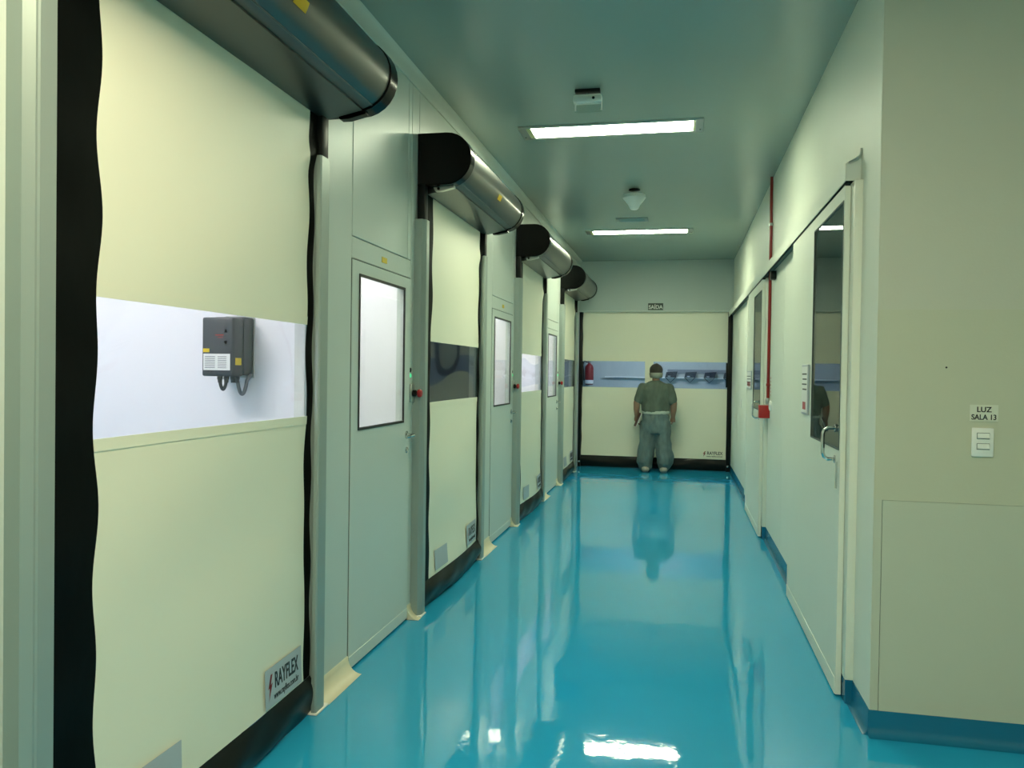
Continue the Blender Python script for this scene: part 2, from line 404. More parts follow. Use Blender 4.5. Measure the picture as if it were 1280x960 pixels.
for i in range(4):
    L, R = DL[i], DR[i]
    d = thing('roll_up_door', (XC, (L + R) / 2, 0), lab[i], 'roll-up door', 'roll-up doors along the left wall')
    for (a, b, s) in ((L - .09, L, 1), (R, R + .11, -1)):
        g = obj('guide_rail', prism(guide(a, b, s), 2, 0.004, 2.42), 'guide_paint', d)
        obj('guide_mouth', bx(((XL + .004, a + .03, 2.42), (XG - .012, b - .012 if s < 0 else b, 2.635)), bev=.008), 'black_plastic', g)
        obj('sealant_bead', bx(((XL + .005, a - .006, 0.001), (XG + .008, b + (.006 if s < 0 else 0), .010)), bev=.003), 'sealant', g)
    fn = lambda s, z, dd: (XC + dd, s, z)
    dfun, LL, RR = curtain_parts(d, L - .0, R + .088, 2.66, .19, .125, fn, 11 + i * 5, 'vinyl', wave=.009)
    # roller housing
    ya, yb = L - .058, R + .19
    zA, zB, xF = 2.630, 2.945, -1.243
    h = obj('roller_housing', prism(dprofile(XL + .002, xF - .006, zA + .008, zB - .006), 1, ya + .09, yb - .09), 'aluminium_shell', d)
    h['label'] = 'rounded brushed aluminium roller housing'
    for (a, b) in ((ya, ya + .092), (yb - .092, yb)):
        bm = prism(dprofile(XL + .002, xF, zA, zB), 1, a, b)
        bmesh.ops.bevel(bm, geom=[e for e in bm.edges if abs(e.verts[0].co.y - e.verts[1].co.y) < 1e-6], offset=.006, segments=2, affect='EDGES')
        e = obj('end_cap', bm, 'cap_black', d)
        e['label'] = 'black plastic end cap'
        br = obj('end_bracket', prism([(XL + .09, zA - .004), (XL + .10, zA - .026), (XL + .14, zA - .026), (XL + .22, zA - .008), (XL + .22, zA + .004)], 1, a + .05 if a == ya else a + .01, a + .086 if a == ya else a + .05), 'aluminium' if a == ya else 'cap_black', d)
        obj('bracket_screw', lathe([(.009, 0), (.009, .006), (.004, .008)], (XL + .122, (a + .046) if a == ya else (a + .006), zA - .012), axis=1, n=12), 'cap_black', br)
    # seam lip along the shell and its lower skirt
    r = (zB - zA) / 2; cz = (zA + zB) / 2; cx = xF - r
    for ang in (-62,):
        t = math.radians(ang)
        obj('shell_seam', tube([(cx + (r - .006) * math.cos(t), ya + .095, cz + (r - .006) * math.sin(t)), (cx + (r - .006) * math.cos(t), yb - .095, cz + (r - .006) * math.sin(t))], .0035, 8), 'aluminium_shell', h)
    obj('skirt_plate', prism([(XL + .03, zA - .03), (XL + .036, zA - .034), (cx + .03, zA + .002), (cx + .03, zA + .010), (XL + .03, zA + .010)], 1, ya + .10, yb - .10), 'aluminium_shell', h)
    if i < 2:
        # small yellow warning sticker on the lower curve
        yy = {0: 2.42, 1: 5.42}[i]; bm = bmesh.new(); rows = []
        for k in range(5):
            t = math.radians(-30 + k * 3.5)
            rows.append([bm.verts.new((cx + (r - .001) * math.cos(t), y, cz + (r - .001) * math.sin(t))) for y in (yy, yy + .09)])
        for k in range(4): bm.faces.new((rows[k][0], rows[k][1], rows[k+1][1], rows[k+1][0]))
        bmesh.ops.solidify(bm, geom=list(bm.faces), thickness=.001)
        st = obj('warning_sticker', bm, 'yellow', h)
    # lettering plate and a second grey patch low on the curtain
    zl = .175 if i == 0 else .19
    yl = R - .385
    for (yy, wd, words) in ((yl, .31, True), (L + .30, .26, False)):
        hh = .155 if words else .13
        x1 = XC + dfun(yy, zl) + .004; x2 = XC + dfun(yy + wd, zl) + .004; x3 = XC + dfun(yy + wd / 2, zl + hh) + .004
        xm = max(x1, x2) ; 
        o_ = Vector((x1 + .004, yy, zl)); xd = Vector((x2 - x1, wd, 0)); yd0 = Vector((x3 - (x1 + x2) / 2, 0, hh))
        nx = xd.normalized(); yd = (yd0 - nx * yd0.dot(nx))
        pl = sticker(d, o_, xd, yd, wd, hh, words, 'brand_label' if words else 'grey_patch')

# ------------------------------------------------------------------ hinged doors with windows (left wall)
plab = ['nearest hinged door with a tall bright window, left wall', 'middle hinged door with a tall bright window, left wall', 'farthest hinged door with a tall bright window, left wall']
for k, y in enumerate(PD):
    dr = thing('door_%d' % (k + 1), (XL, y + PW / 2, 0), plab[k], kind='structure')
    y1 = y + PW
    wy0, wy1, wz0, wz1 = y + .085, y + .765, 1.195, 1.985
    LX0, LX1 = XL - .045, XL + .004
    # leaf as four rails around the window, one mesh
    leaf = obj('door_leaf', bx(((LX0, y + .004, .012), (LX1, wy0, PH - .004)), ((LX0, wy1, .012), (LX1, y1 - .004, PH - .004)),
               ((LX0, wy0, .012), (LX1, wy1, wz0)), ((LX0, wy0, wz1), (LX1, wy1, PH - .004))), 'panel_door', dr, False)
    obj('sill_strip', bx(((LX1 - .001, y + .004, .014), (LX1 + .003, y1 - .006, .075)), bev=.001, seg=1), 'panel_door', leaf)
    fr = obj('door_frame', bx(((XL - .05, y - .001, 0), (XL + .001, y + .003, PH)), ((XL - .05, y1 - .003, 0), (XL + .001, y1 + .001, PH)), ((XL - .05, y, PH - .003), (XL + .001, y1, PH + .001))), 'seam', dr, False)
    g = .014
    win = obj('window_gasket', bx(((LX1 - .004, wy0, wz0), (LX1 + .004, wy0 + g, wz1)), ((LX1 - .004, wy1 - g, wz0), (LX1 + .004, wy1, wz1)),
              ((LX1 - .004, wy0 + g, wz0), (LX1 + .004, wy1 - g, wz0 + g)), ((LX1 - .004, wy0 + g, wz1 - g), (LX1 + .004, wy1 - g, wz1))), 'gasket', leaf, False)
    obj('pane', bx(((LX1 - .010, wy0 + .002, wz0 + .002), (LX1 - .005, wy1 - .002, wz1 - .002))), 'glass', leaf, False)
    # lever handle and cylinder
    hy, hz = y1 - .055, 1.12
    hd = obj('handle', lathe([(.024, 0), (.024, .006), (.012, .009), (.011, .045)], (LX1, hy, hz), axis=0, n=16), 'chrome', dr)
    obj('lever', tube([(LX1 + .045, hy + .010, hz), (LX1 + .050, hy - .02, hz), (LX1 + .048, hy - .07, hz - .002), (LX1 + .042, hy - .115, hz - .004)], [.0105, .0105, .0095, .009], 10), 'chrome', hd)
    obj('lock_cylinder', lathe([(.019, 0), (.019, .006), (.011, .008), (.010, .016)], (LX1, hy, hz - .09), axis=0, n=16), 'chrome', dr)
    if k < 2:
        st = obj('door_tag', bx(((XL + .0, y + .40, PH + .035), (XL + .002, y + .475, PH + .065))), 'yellow', dr, False)
# emergency stop and indicator on each pier
eslab = ['red emergency stop button right of the nearest hinged door', 'red emergency stop button right of the middle hinged door', 'red emergency stop button right of the farthest hinged door']
inlab = ['small green indicator light above the nearest emergency stop', 'small green indicator light above the middle emergency stop', 'small green indicator light above the farthest emergency stop']
for k, y in enumerate(PD):
    py = y + PW + (.037, .03, .065)[k]; pz = 1.365
    e = thing('emergency_stop', (XL, py, pz - .055), eslab[k], 'button', 'emergency stop buttons on the left wall')
    obj('back_plate', bx(((XL, py - .032, pz - .055), (XL + .012, py + .028, pz + .055)), bev=.003), 'aluminium', e)
    obj('button_collar', lathe([(.020, 0), (.020, .018), (.013, .020), (.013, .032)], (XL + .012, py, pz), axis=0, n=18), 'black_plastic', e)
    obj('button_head', lathe([(.014, 0), (.024, .006), (.026, .016), (.020, .026), (.008, .030)], (XL + .040, py, pz), axis=0, n=18), 'red', e)
    t_ = thing('indicator_light', (XL, py - .025, 1.465), inlab[k], 'light', 'indicator lights on the left wall')
    obj('housing', lathe([(.014, 0), (.014, .004), (.010, .006)], (XL, py - .025, 1.505), axis=0, n=14), 'black_plastic', t_)
    obj('lens', lathe([(.013, 0), (.012, .005), (.006, .008)], (XL, py - .025, 1.472), axis=0, n=14), 'green_led', t_)

# ------------------------------------------------------------------ end wall with its roll-up door
we = thing('wall_end', (-.39, YE, 2.49), 'pale lintel panel above the end roll-up door', kind='structure')
obj('lintel_panel', bx(((XL, YE, 2.50), (XR - .02, YE + .10, HC)), bev=.003, seg=1), 'end_panel', we)
obj('lintel_side', bx(((XR - .018, YE + .004, 2.50), (XR + .02, YE + .10, HC)), bev=.002, seg=1), 'end_panel', we)
obj('lintel_lip', bx(((XL, YE - .012, 2.482), (XR, YE + .10, 2.502)), bev=.003, seg=1), 'panel', we)
obj('lintel_core', bx(((XL - .8, YE + .02, 2.49), (XR + 1.2, YE + .11, HC + .05))), 'end_panel', we)
obj('side_pier', bx(((XL - .8, YE + .06, 0), (XL - .01, YE + .11, 2.49))), 'end_panel', we)
obj('side_pier', bx(((XR + .01, YE + .06, 0), (XR + 1.2, YE + .11, 2.49))), 'end_panel', we)
ed = thing('roll_up_door', (-.39, YE + .05, 0), 'wide roll-up door closing the end of the corridor, man standing before it', 'roll-up door')
YC5 = YE + .055
fn5 = lambda s, z, dd: (s, YC5 - dd, z)
d5, L5, R5 = curtain_parts(ed, XL + .035, XR - .045, 2.56, .022, .022, fn5, 77, 'vinyl_end', wave=.003, post=(-.53, -.40), ztop_win=1.70, zbot_win=1.285, zb=.185, bulge=.015)
for (a, b) in ((XL + .002, XL + .048), (XR - .072, XR - .004)):
    g = obj('guide_rail', bx(((a, YE + .005, .004), (b, YE + .075, 2.482)), bev=.004), 'black_plastic', ed)
for (a, b) in ((XL + .030, XL + .075), (XR - .095, XR - .060)):
    obj('light_sensor', bx(((a, YE - .012, 1.31), (b, YE + .03, 1.69)), bev=.005), 'black_plastic', ed)
for xx in (XL + .03, XR - .045):
    obj('guide_screw', lathe([(.016, 0), (.016, -.004), (.006, -.007)], (xx, YE + .004, .085), axis=1, n=12), 'chrome', ed)
sticker(ed, (.36, YC5 - d5(.36, .2) - .012, .205), (1, 0, 0), (0, 0, 1), .36, .125, True, pm='pvc_cream')
# exit sign
sg = thing('exit_sign', (-.38, YE, 2.508), 'dark green exit sign reading SAÍDA on the lintel', 'sign')
obj('sign_plate', bx(((-.497, YE - .006, 2.510), (-.263, YE, 2.618)), bev=.001, seg=1), 'sign_green', sg)
text('lettering', 'SAÍDA', .082, frame_mtx((-.38, YE - .0068, 2.530), (1, 0, 0), (0, 0, 1)), 'white_paper', sg, align='CENTER', bold=.0016, sx=.95)

# ------------------------------------------------------------------ right wall
wr = thing('wall_right', (XR, 8.0, 0), 'smooth white right wall with blue skirting', kind='structure')
obj('wall_face', bx(((XR, YN + .104, 0), (XR + .12, YE + .06, HC)), ((XR, YN + .002, .1), (XR + .002, YN + .104, HC))), 'wall_white', wr)
for (a, b) in ((5.72, 6.55), (6.55, 7.50), (9.25, 10.3), (10.3, 11.4), (11.4, 12.5)):
    obj('panel', bx(((XR - .003, a + .003, .115), (XR + .002, b - .003, 2.36)), bev=.0015, seg=1), 'wall_white', wr)
# door jamb posts proud of the wall at the near end of each sliding door
for y in (3.86, 7.60, 9.55):
    obj('jamb_post', bx(((XR - .036, y, .11), (XR + .01, y + .10, 2.40)), bev=.004), 'wall_white', wr)
    obj('jamb_foot', bx(((XR - .034, y + .002, 0), (XR + .01, y + .10, .11)), bev=.002, seg=1), 'blue_base', wr)
# blue skirting with a coved foot
sk = [(XR + .002, .108), (XR - .004, .108)] + [(XR - .004 - .022 * (1 - math.cos(t * PI / 10)), .035 - .034 * math.sin(t * PI / 10)) for t in range(0, 6)] + [(XR + .002, .001)]
struct('baseboard_right', prism(sk, 1, YN, YE), 'blue_base', 'blue coved skirting along the right wall')
# return wall facing the camera
wn = thing('wall_return', (1.7, YN, 0), 'pale green wall facing the camera beside the corridor mouth', kind='structure')
obj('wall_core', bx(((XR + .003, YN + .003, 0), (XN, YN + .12, HC))), 'seam', wn, False)
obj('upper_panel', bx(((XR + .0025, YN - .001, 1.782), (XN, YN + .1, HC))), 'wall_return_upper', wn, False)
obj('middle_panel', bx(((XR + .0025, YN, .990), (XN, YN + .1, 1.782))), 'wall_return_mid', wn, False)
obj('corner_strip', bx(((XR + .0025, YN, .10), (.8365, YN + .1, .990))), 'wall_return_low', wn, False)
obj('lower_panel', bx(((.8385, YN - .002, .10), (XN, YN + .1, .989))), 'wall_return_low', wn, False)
obj('screw_hole', lathe([(.004, 0), (.004, -.002)], (1.07, YN, 1.545), axis=1, n=10), 'ink', wn)
sk2 = [(YN + .002, .108), (YN - .004, .108)] + [(YN - .004 - .03 * (1 - math.cos(t * PI / 10)), .04 - .039 * math.sin(t * PI / 10)) for t in range(0, 6)] + [(YN + .002, .001)]
struct('baseboard_return', prism(sk2, 0, XR - .004, XN), 'blue_base', 'blue coved skirting below the light switch')
# sliding rail cover: sloped top plate, vertical front, hollow behind
RA, RB = 3.90, 12.62
joints = [RA, 5.80, 7.75, 9.60, RB]
rl = thing('sliding_door_rail', (XR - .03, 8, 2.39), 'long pale sliding door rail cover on the right wall', 'rail')
for a, b in zip(joints[:-1], joints[1:]):
    prof = [(XR, 2.527), (XR - .070, 2.482), (XR - .070, 2.402), (XR - .067, 2.402), (XR - .067, 2.480), (XR, 2.522)]
    obj('cover', prism(prof, 1, a + .002, b - .002), 'wall_white', rl, False)
obj('track', bx(((XR - .030, RA + .01, 2.425), (XR - .001, 7.40, 2.475)), ((XR - .030, 7.54, 2.425), (XR - .001, RB - .01, 2.475))), 'seam', rl, False)  # dark colour stands in for the deep shade beneath the cover
obj('end_plate', prism([(XR - .066, 2.404), (XR - .066, 2.479), (XR - .001, 2.520), (XR - .001, 2.404)], 1, RA + .003, RA + .006), 'panel', rl, False)
obj('hook_bracket', tube([(XR - .055, RA + .0, 2.486), (XR - .02, RA - .004, 2.500), (XR - .006, RA - .006, 2.520), (XR - .004, RA - .006, 2.548)], .006, 8), 'aluminium', rl)
obj('end_stop', bx(((XR - .05, 7.10, 2.33), (XR - .004, 7.20, 2.40)), bev=.004), 'black_plastic', rl)

def sliding_door(n, y0, y1, wy0, wy1, wz0, wz1, label, plate):
    X0, X1 = 0.741, 0.766
    d = thing('door_%d' % n, (X0, (y0 + y1) / 2, 0), label, kind='structure')
    lf = obj('door_leaf', bx(((X0, y0, .012), (X1, wy0, 2.392)), ((X0, wy1, .012), (X1, y1, 2.392)), ((X0, wy0, .012), (X1, wy1, wz0)), ((X0, wy0, wz1), (X1, wy1, 2.392))), 'wall_white', d, False)
    obj('kick_strip', bx(((X0 - .003, y0 + .002, .010), (X0 + .001, y1 - .002, .085)), bev=.001, seg=1), 'wall_white', lf)
    obj('edge_trim', bx(((X0 + .001, y0 - .003, .012), (X1 - .001, y0, 2.40))), 'gasket', lf, False)
    obj('edge_cap', bx(((X0 - .001, y0 - .014, .012), (X1, y0 - .003, 2.388)), bev=.002, seg=1), 'wall_white', lf)
    g = .008
    obj('window_gasket', bx(((X0 - .003, wy0, wz0), (X0 + .003, wy0 + g, wz1)), ((X0 - .003, wy1 - g, wz0), (X0 + .003, wy1, wz1)), ((X0 - .003, wy0 + g, wz0), (X0 + .003, wy1 - g, wz0 + g)), ((X0 - .003, wy0 + g, wz1 - g), (X0 + .003, wy1 - g, wz1))), 'seam', lf, False)
    obj('pane', bx(((X0 + .002, wy0, wz0), (X0 + .008, wy1, wz1))), 'glass_dark', lf, False)
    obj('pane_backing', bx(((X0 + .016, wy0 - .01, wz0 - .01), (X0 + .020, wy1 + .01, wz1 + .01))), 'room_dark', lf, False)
    # D-shaped pull
    hy = y0 + .10; zt, zb_ = 1.255, 1.105
    h = obj('handle', tube([(X0, hy, zt), (X0 - .035, hy, zt), (X0 - .052, hy, zt - .012), (X0 - .058, hy, zt - .03), (X0 - .058, hy, zb_ + .03), (X0 - .052, hy, zb_ + .012), (X0 - .035, hy, zb_), (X0, hy, zb_)], .009, 10), 'chrome', d)
    for z in (zt, zb_): obj('handle_rose', lathe([(.019, 0), (.019, -.005), (.011, -.008)], (X0, hy, z), axis=0, n=16), 'chrome', h)
    if n == 4: obj('latch_rod', tube([(X0 - .010, y0 + .02, 1.10), (X0 - .010, y0 + .02, .975)], .005, 8), 'chrome', d)
    # acrylic sign holder
    (py0, py1, pz0, pz1) = plate
    p = obj('sign_holder', bx(((X0 - .012, py0, pz0), (X0 - .002, py1, pz1)), bev=.002, seg=1), 'label_grey', d)
    obj('paper', bx(((X0 - .0135, py0 + .012, pz0 + .012), (X0 - .0125, py1 - .012, pz1 - .012))), 'white_paper', p, False)
    obj('red_mark', bx(((X0 - .0145, py0 + .06, pz0 + .03), (X0 - .0137, py1 - .06, pz0 + .075))), 'red', p, False)
    for q in range(4):
        z = pz1 - .06 - q * .03
        obj('print_line', bx(((X0 - .0145, py0 + .03, z), (X0 - .0137, py1 - .03 - .02 * (q % 2), z + .008))), 'ink', p, False)
    return d
sliding_door(4, 3.946, 5.655, 3.953, 4.775, 1.155, 2.325, 'near sliding door on the right wall with a tall dark glass and pull handle', (4.845, 5.075, 1.275, 1.57))
sliding_door(5, 7.66, 9.17, 7.70, 8.42, 1.175, 2.30, 'far sliding door on the right wall, beyond the red pipe', (8.55, 9.05, 1.36, 1.55))

# red conduit and alarm box
cp = thing('red_conduit', (XR - .016, 7.47, 1.24), 'thin red conduit pipe running down the right wall from the ceiling', 'pipe')
obj('pipe', tube([(XR - .016, 7.49, HC), (XR - .016, 7.49, 3.10), (XR - .018, 7.472, 3.0), (XR - .016, 7.47, 2.85), (XR - .016, 7.47, 1.245)], .0135, 12), 'red_pipe', cp)
for z in (2.86, 1.42): obj('pipe_clamp', bx(((XR - .033, 7.445, z - .012), (XR, 7.497, z + .012)), bev=.003), 'aluminium' if z > 2 else 'red_pipe', cp)
obj('coupling', lathe([(.018, 1.245), (.020, 1.25), (.020, 1.285), (.017, 1.30)], (XR - .018, 7.47, 0), axis=2, n=14), 'aluminium', cp)
ab = thing('alarm_box', (XR - .04, 7.47, 1.12), 'small red alarm box at the foot of the red conduit', 'alarm')
obj('box_body', bx(((XR - .095, 7.42, 1.12), (XR - .001, 7.52, 1.235)), bev=.006), 'red', ab)
obj('siren_disc', lathe([(.045, 0), (.045, -.014), (.03, -.02)], (XR - .001, 7.335, 1.235), axis=0, n=20), 'white_plastic', ab)
vl = thing('warning_strip', (XR, 7.38, 1.30), 'narrow red lettered strip beside the red conduit', 'sign')
obj('strip_plate', bx(((XR - .004, 7.355, 1.31), (XR - .0025, 7.395, 1.50))), 'white_paper', vl, False)
for q in range(6): obj('red_letter', bx(((XR - .005, 7.362, 1.32 + q * .03), (XR - .004, 7.388, 1.34 + q * .03))), 'red', vl, False)
sp = thing('wall_socket', (XR, 10.7, 1.08), 'small white socket plate low beyond the far sliding door', 'socket')
obj('plate', bx(((XR - .012, 10.66, 1.08), (XR, 10.74, 1.20)), bev=.003), 'white_plastic', sp)
obj('insert', bx(((XR - .014, 10.68, 1.11), (XR - .011, 10.72, 1.17)), bev=.001, seg=1), 'white_plastic', sp)
# light switch and its label
sw = thing('light_switch', (1.209, YN, 1.185), 'white two-rocker light switch on the near right wall', 'switch')
obj('plate', bx(((1.168, YN - .010, 1.184), (1.250, YN - .002, 1.302)), bev=.004), 'white_plastic', sw)
for z in (1.213, 1.256):
    rk = obj('rocker_frame', bx(((1.186, YN - .0115, z), (1.234, YN - .0095, z + .026)), bev=.001, seg=1), 'seam', sw)
    obj('rocker', prism([(YN - .0105, z + .002), (YN - .017, z + .005), (YN - .0125, z + .024), (YN - .0105, z + .024)], 0, 1.188, 1.232), 'white_plastic', rk)
ls = thing('switch_label', (1.213, YN, 1.325), 'small pale label reading LUZ SALA 13 above the switch', 'label')
obj('paper', bx(((1.160, YN - .0032, 1.328), (1.266, YN - .002, 1.395))), 'label_pale', ls, False)
text('lettering', 'LUZ', .030, frame_mtx((1.213, YN - .0040, 1.366), (1, 0, 0), (0, 0, 1)), 'ink', ls, align='CENTER', bold=.0006)
text('lettering', 'SALA 13', .030, frame_mtx((1.213, YN - .0040, 1.335), (1, 0, 0), (0, 0, 1)), 'ink', ls, align='CENTER', bold=.0006, sx=.88)

# ------------------------------------------------------------------ lobby behind the camera
struct('wall_back', bx(((XL - T, Y0 - .1, 0), (XN + .1, Y0, HC))), 'wall_white', 'white wall behind the camera')
struct('wall_side', bx(((XN, Y0, 0), (XN + .1, YN + .12, HC))), 'wall_white', 'white wall of the lobby right of the camera')

# ------------------------------------------------------------------ ceiling fittings
def ceiling_light(yc, x0, x1, label, dm='diffuser'):
    t = thing('ceiling_light', ((x0 + x1) / 2, yc, HC - .02), label, 'ceiling light', 'long ceiling lights')
    w2, f = .15, .032
    obj('frame', bx(((x0, yc - w2, HC - .012), (x0 + .055, yc + w2, HC)), ((x1 - .055, yc - w2, HC - .012), (x1, yc + w2, HC)),
        ((x0 + .055, yc - w2, HC - .012), (x1 - .055, yc - w2 + f, HC)), ((x0 + .055, yc + w2 - f, HC - .012), (x1 - .055, yc + w2, HC)), bev=.002, seg=1), 'aluminium', t)
    obj('diffuser', bx(((x0 + .09, yc - w2 + f, HC - .008), (x1 - .07, yc + w2 - f, HC - .001))), dm, t, False)
    obj('lamp_holder', bx(((x0 + .055, yc - w2 + f, HC - .009), (x0 + .09, yc + w2 - f, HC - .001)), ), 'lamp_holder', t, False)
    obj('lamp_holder', bx(((x1 - .07, yc - w2 + f, HC - .009), (x1 - .055, yc + w2 - f, HC - .001)), ), 'lamp_holder', t, False)
    for x in (x0 + .02, x1 - .02): obj('screw', lathe([(.006, 0), (.006, -.004)], (x, yc + .08, HC - .012), n=10), 'seam', t)
ceiling_light(5.84, -1.185, .139, 'bright long ceiling light nearest the camera in view', 'diffuser_reduced')
ceiling_light(10.08, -1.185, .139, 'far long ceiling light near the end wall')
ceiling_light(1.15, -1.0, .324, 'long ceiling light above the nearest roll-up door', 'diffuser_warm')
ceiling_light(-2.4, -.5, .824, 'long ceiling light behind the camera')
em = thing('emergency_lamp', (-.60, 5.010, HC - .16), 'small clear emergency lamp box hanging before the near ceiling light', 'lamp')
obj('mount', bx(((-.675, 4.995, HC - .02), (-.515, 5.045, HC)), bev=.004), 'black_plastic', em)
obj('stem', tube([(-.60, 5.020, HC - .02), (-.60, 5.020, HC - .04)], .012, 10), 'chrome', em)
obj('body', bx(((-.685, 4.985, HC - .085), (-.505, 5.055, HC - .038)), bev=.010), 'white_plastic', em)
obj('acrylic_plate', bx(((-.675, 5.016, HC - .145), (-.505, 5.022, HC - .083)), bev=.001, seg=1), 'acrylic', em)
for x in (-.672, -.508): obj('clip', bx(((x - .004, 5.010, HC - .13), (x + .004, 5.028, HC - .08))), 'white_paper', em, False)
obj('charge_lamp', lathe([(.009, 0), (.009, -.005)], (-.555, 4.985, HC - .065), axis=1, n=10), 'black_plastic', em)
sn = thing('ceiling_siren', (-.455, 7.80, HC - .18), 'pale tapered siren hanging from the ceiling', 'siren')
obj('base', lathe([(.055, HC), (.055, HC - .012), (.03, HC - .02)], (-.455, 7.80, 0), n=20), 'black_plastic', sn)
obj('neck', lathe([(.018, HC - .02), (.018, HC - .05)], (-.455, 7.80, 0), n=12), 'chrome', sn)
obj('horn', lathe([(.06, HC - .045), (.108, HC - .055), (.110, HC - .085), (.095, HC - .105), (.055, HC - .155), (.042, HC - .185), (.03, HC - .195)], (-.455, 7.80, 0), n=24), 'white_plastic', sn)
vt = thing('air_vent', (-.56, 9.31, HC - .012), 'small slatted air vent before the far ceiling light', 'vent')
obj('frame', bx(((-.745, 9.20, HC - .010), (-.385, 9.235, HC)), ((-.745, 9.39, HC - .010), (-.385, 9.425, HC)), ((-.745, 9.235, HC - .010), (-.71, 9.39, HC)), ((-.42, 9.235, HC - .010), (-.385, 9.39, HC)), bev=.002, seg=1), 'guide_paint', vt)
obj('backing', bx(((-.71, 9.235, HC - .002), (-.42, 9.39, HC - .0005))), 'ink', vt, False)
for k in range(6):
    y = 9.245 + k * .025
    obj('slat', prism([(y, HC - .003), (y + .016, HC - .010), (y + .018, HC - .009), (y + .002, HC - .002)], 0, -.71, -.42), 'guide_paint', vt)

# ------------------------------------------------------------------ the rooms behind the left wall
XB = XL - T
def room(nm, y0, y1, m, x0, label, lamp=None, z1=3.0):
    r = thing(nm, ((x0 + XB) / 2, (y0 + y1) / 2, 0), label, kind='structure')
    t = .04
    obj('partition', bx(((x0, y1 - t, 0), (XB - .001, y1, z1))), m, r, False)
    obj('partition', bx(((x0, y0, 0), (XB - .001, y0 + t, z1))), m, r, False)
    obj('rear_panel', bx(((x0 - t, y0, 0), (x0, y1, z1))), m, r, False)
    obj('room_ceiling', bx(((x0, y0, z1), (XB - .001, y1, z1 + .04))), m, r, False)
    if lamp:
        yc = (y0 + y1) / 2; xc = (x0 + XB) / 2 + .1
        f = obj('room_lamp_or_fill', bx(((xc - .5, yc - .12, z1 - .02), (xc + .5, yc + .12, z1 - .001)), bev=.003), lamp, r)  # a lamp in the white rooms, only an added fill in the dim ones
    return r
room('wall_room_1', .6, 3.515, 'room_white', -4.2, 'white lit room behind the nearest roll-up door', 'room_diffuser')
room('wall_room_2', 3.545, 4.585, 'room_white', -3.4, 'white lit room behind the nearest hinged door', 'small_room_diffuser')
room('wall_room_3', 4.62, 6.45, 'room_dark', -4.0, 'dim room behind the second roll-up door', 'dim_room_fill')
room('wall_room_4', 6.48, 7.545, 'room_white', -3.4, 'white lit room behind the middle hinged door', 'small_room_diffuser')
room('wall_room_5', 7.58, 9.42, 'room_white', -4.0, 'white lit room behind the third roll-up door', 'room_diffuser')
room('wall_room_6', 9.45, 10.50, 'room_white', -3.4, 'white lit room behind the farthest hinged door', 'small_room_diffuser')
room('wall_room_7', 10.53, 12.6, 'room_dark', -4.0, 'dim room behind the farthest roll-up door on the left', 'dim_room_fill')

# control box on the partition of the first room
PY = 3.475
cb = thing('control_box', (-2.085, PY - .075, 1.45), 'dark grey motor control box on the white wall behind the curtain window', 'control box')
obj('mounting_plate', bx(((-2.150, PY - .008, 1.455), (-1.995, PY, 1.752)), bev=.002, seg=1), 'aluminium', cb)
obj('heat_sink', bx(((-2.155, PY - .085, 1.468), (-2.003, PY - .008, 1.742)), bev=.004), 'box_grey', cb)
cbb = obj('box_cover', bx(((-2.168, PY - .172, 1.462), (-2.006, PY - .083, 1.735)), bev=.010, seg=3), 'box_grey', cb)
YF = PY - .1725
obj('instruction_label', bx(((-2.158, YF - .001, 1.490), (-2.022, YF + .001, 1.566))), 'white_paper', cbb, False)
lbl = obj('label_print', bx(*[((-2.150 + c * .066, YF - .0018, 1.500 + k * .0085), (-2.098 + c * .066 - .008 * ((k * 3 + c) % 3), YF - .0010, 1.503 + k * .0085)) for c in (0, 1) for k in range(7)]), 'cable_grey', cbb, False)
obj('warning_label', bx(((-2.160, YF - .001, 1.573), (-2.128, YF + .001, 1.590))), 'yellow', cbb, False)
obj('side_label', bx(((-2.0065, PY - .155, 1.515), (-2.0050, PY - .105, 1.548))), 'yellow', cbb, False)
for z, s in ((1.672, 1), (1.618, -1)):
    bm = bmesh.new(); cx_ = -2.045
    A = [bm.verts.new((cx_ + a, YF - .0012, z + b * s)) for a, b in ((-.009, -.007), (.009, -.007), (0, .009))]
    bm.faces.new(A); bmesh.ops.solidify(bm, geom=list(bm.faces), thickness=.001)
    obj('arrow_key', bm, 'white_paper', cbb, False)
obj('model_print', bx(((-2.098, YF - .0012, 1.650), (-2.055, YF + .001, 1.655)), ((-2.085, YF - .0012, 1.640), (-2.060, YF + .001, 1.643))), 'red', cbb, False)
for x in (-2.118, -2.085, -2.05, -2.03): obj('cable_gland', lathe([(.013, 1.464), (.013, 1.448), (.010, 1.445), (.010, 1.432)], (x, PY - .10, 0), n=12), 'box_grey', cb)
def arcpts(xa, xb, z0, dp, y, n=10): return [(xa + (xb - xa) * k / n, y, z0 - dp * math.sin(PI * k / n) ** .7) for k in range(n + 1)]
obj('cable', tube(arcpts(-2.118, -2.085, 1.440, .040, PY - .10), .008, 8), 'box_grey', cb)
obj('cable', tube(arcpts(-2.05, -2.002, 1.440, .062, PY - .06) + [(-2.0, PY - .03, 1.47)], .009, 8), 'cable_grey', cb)

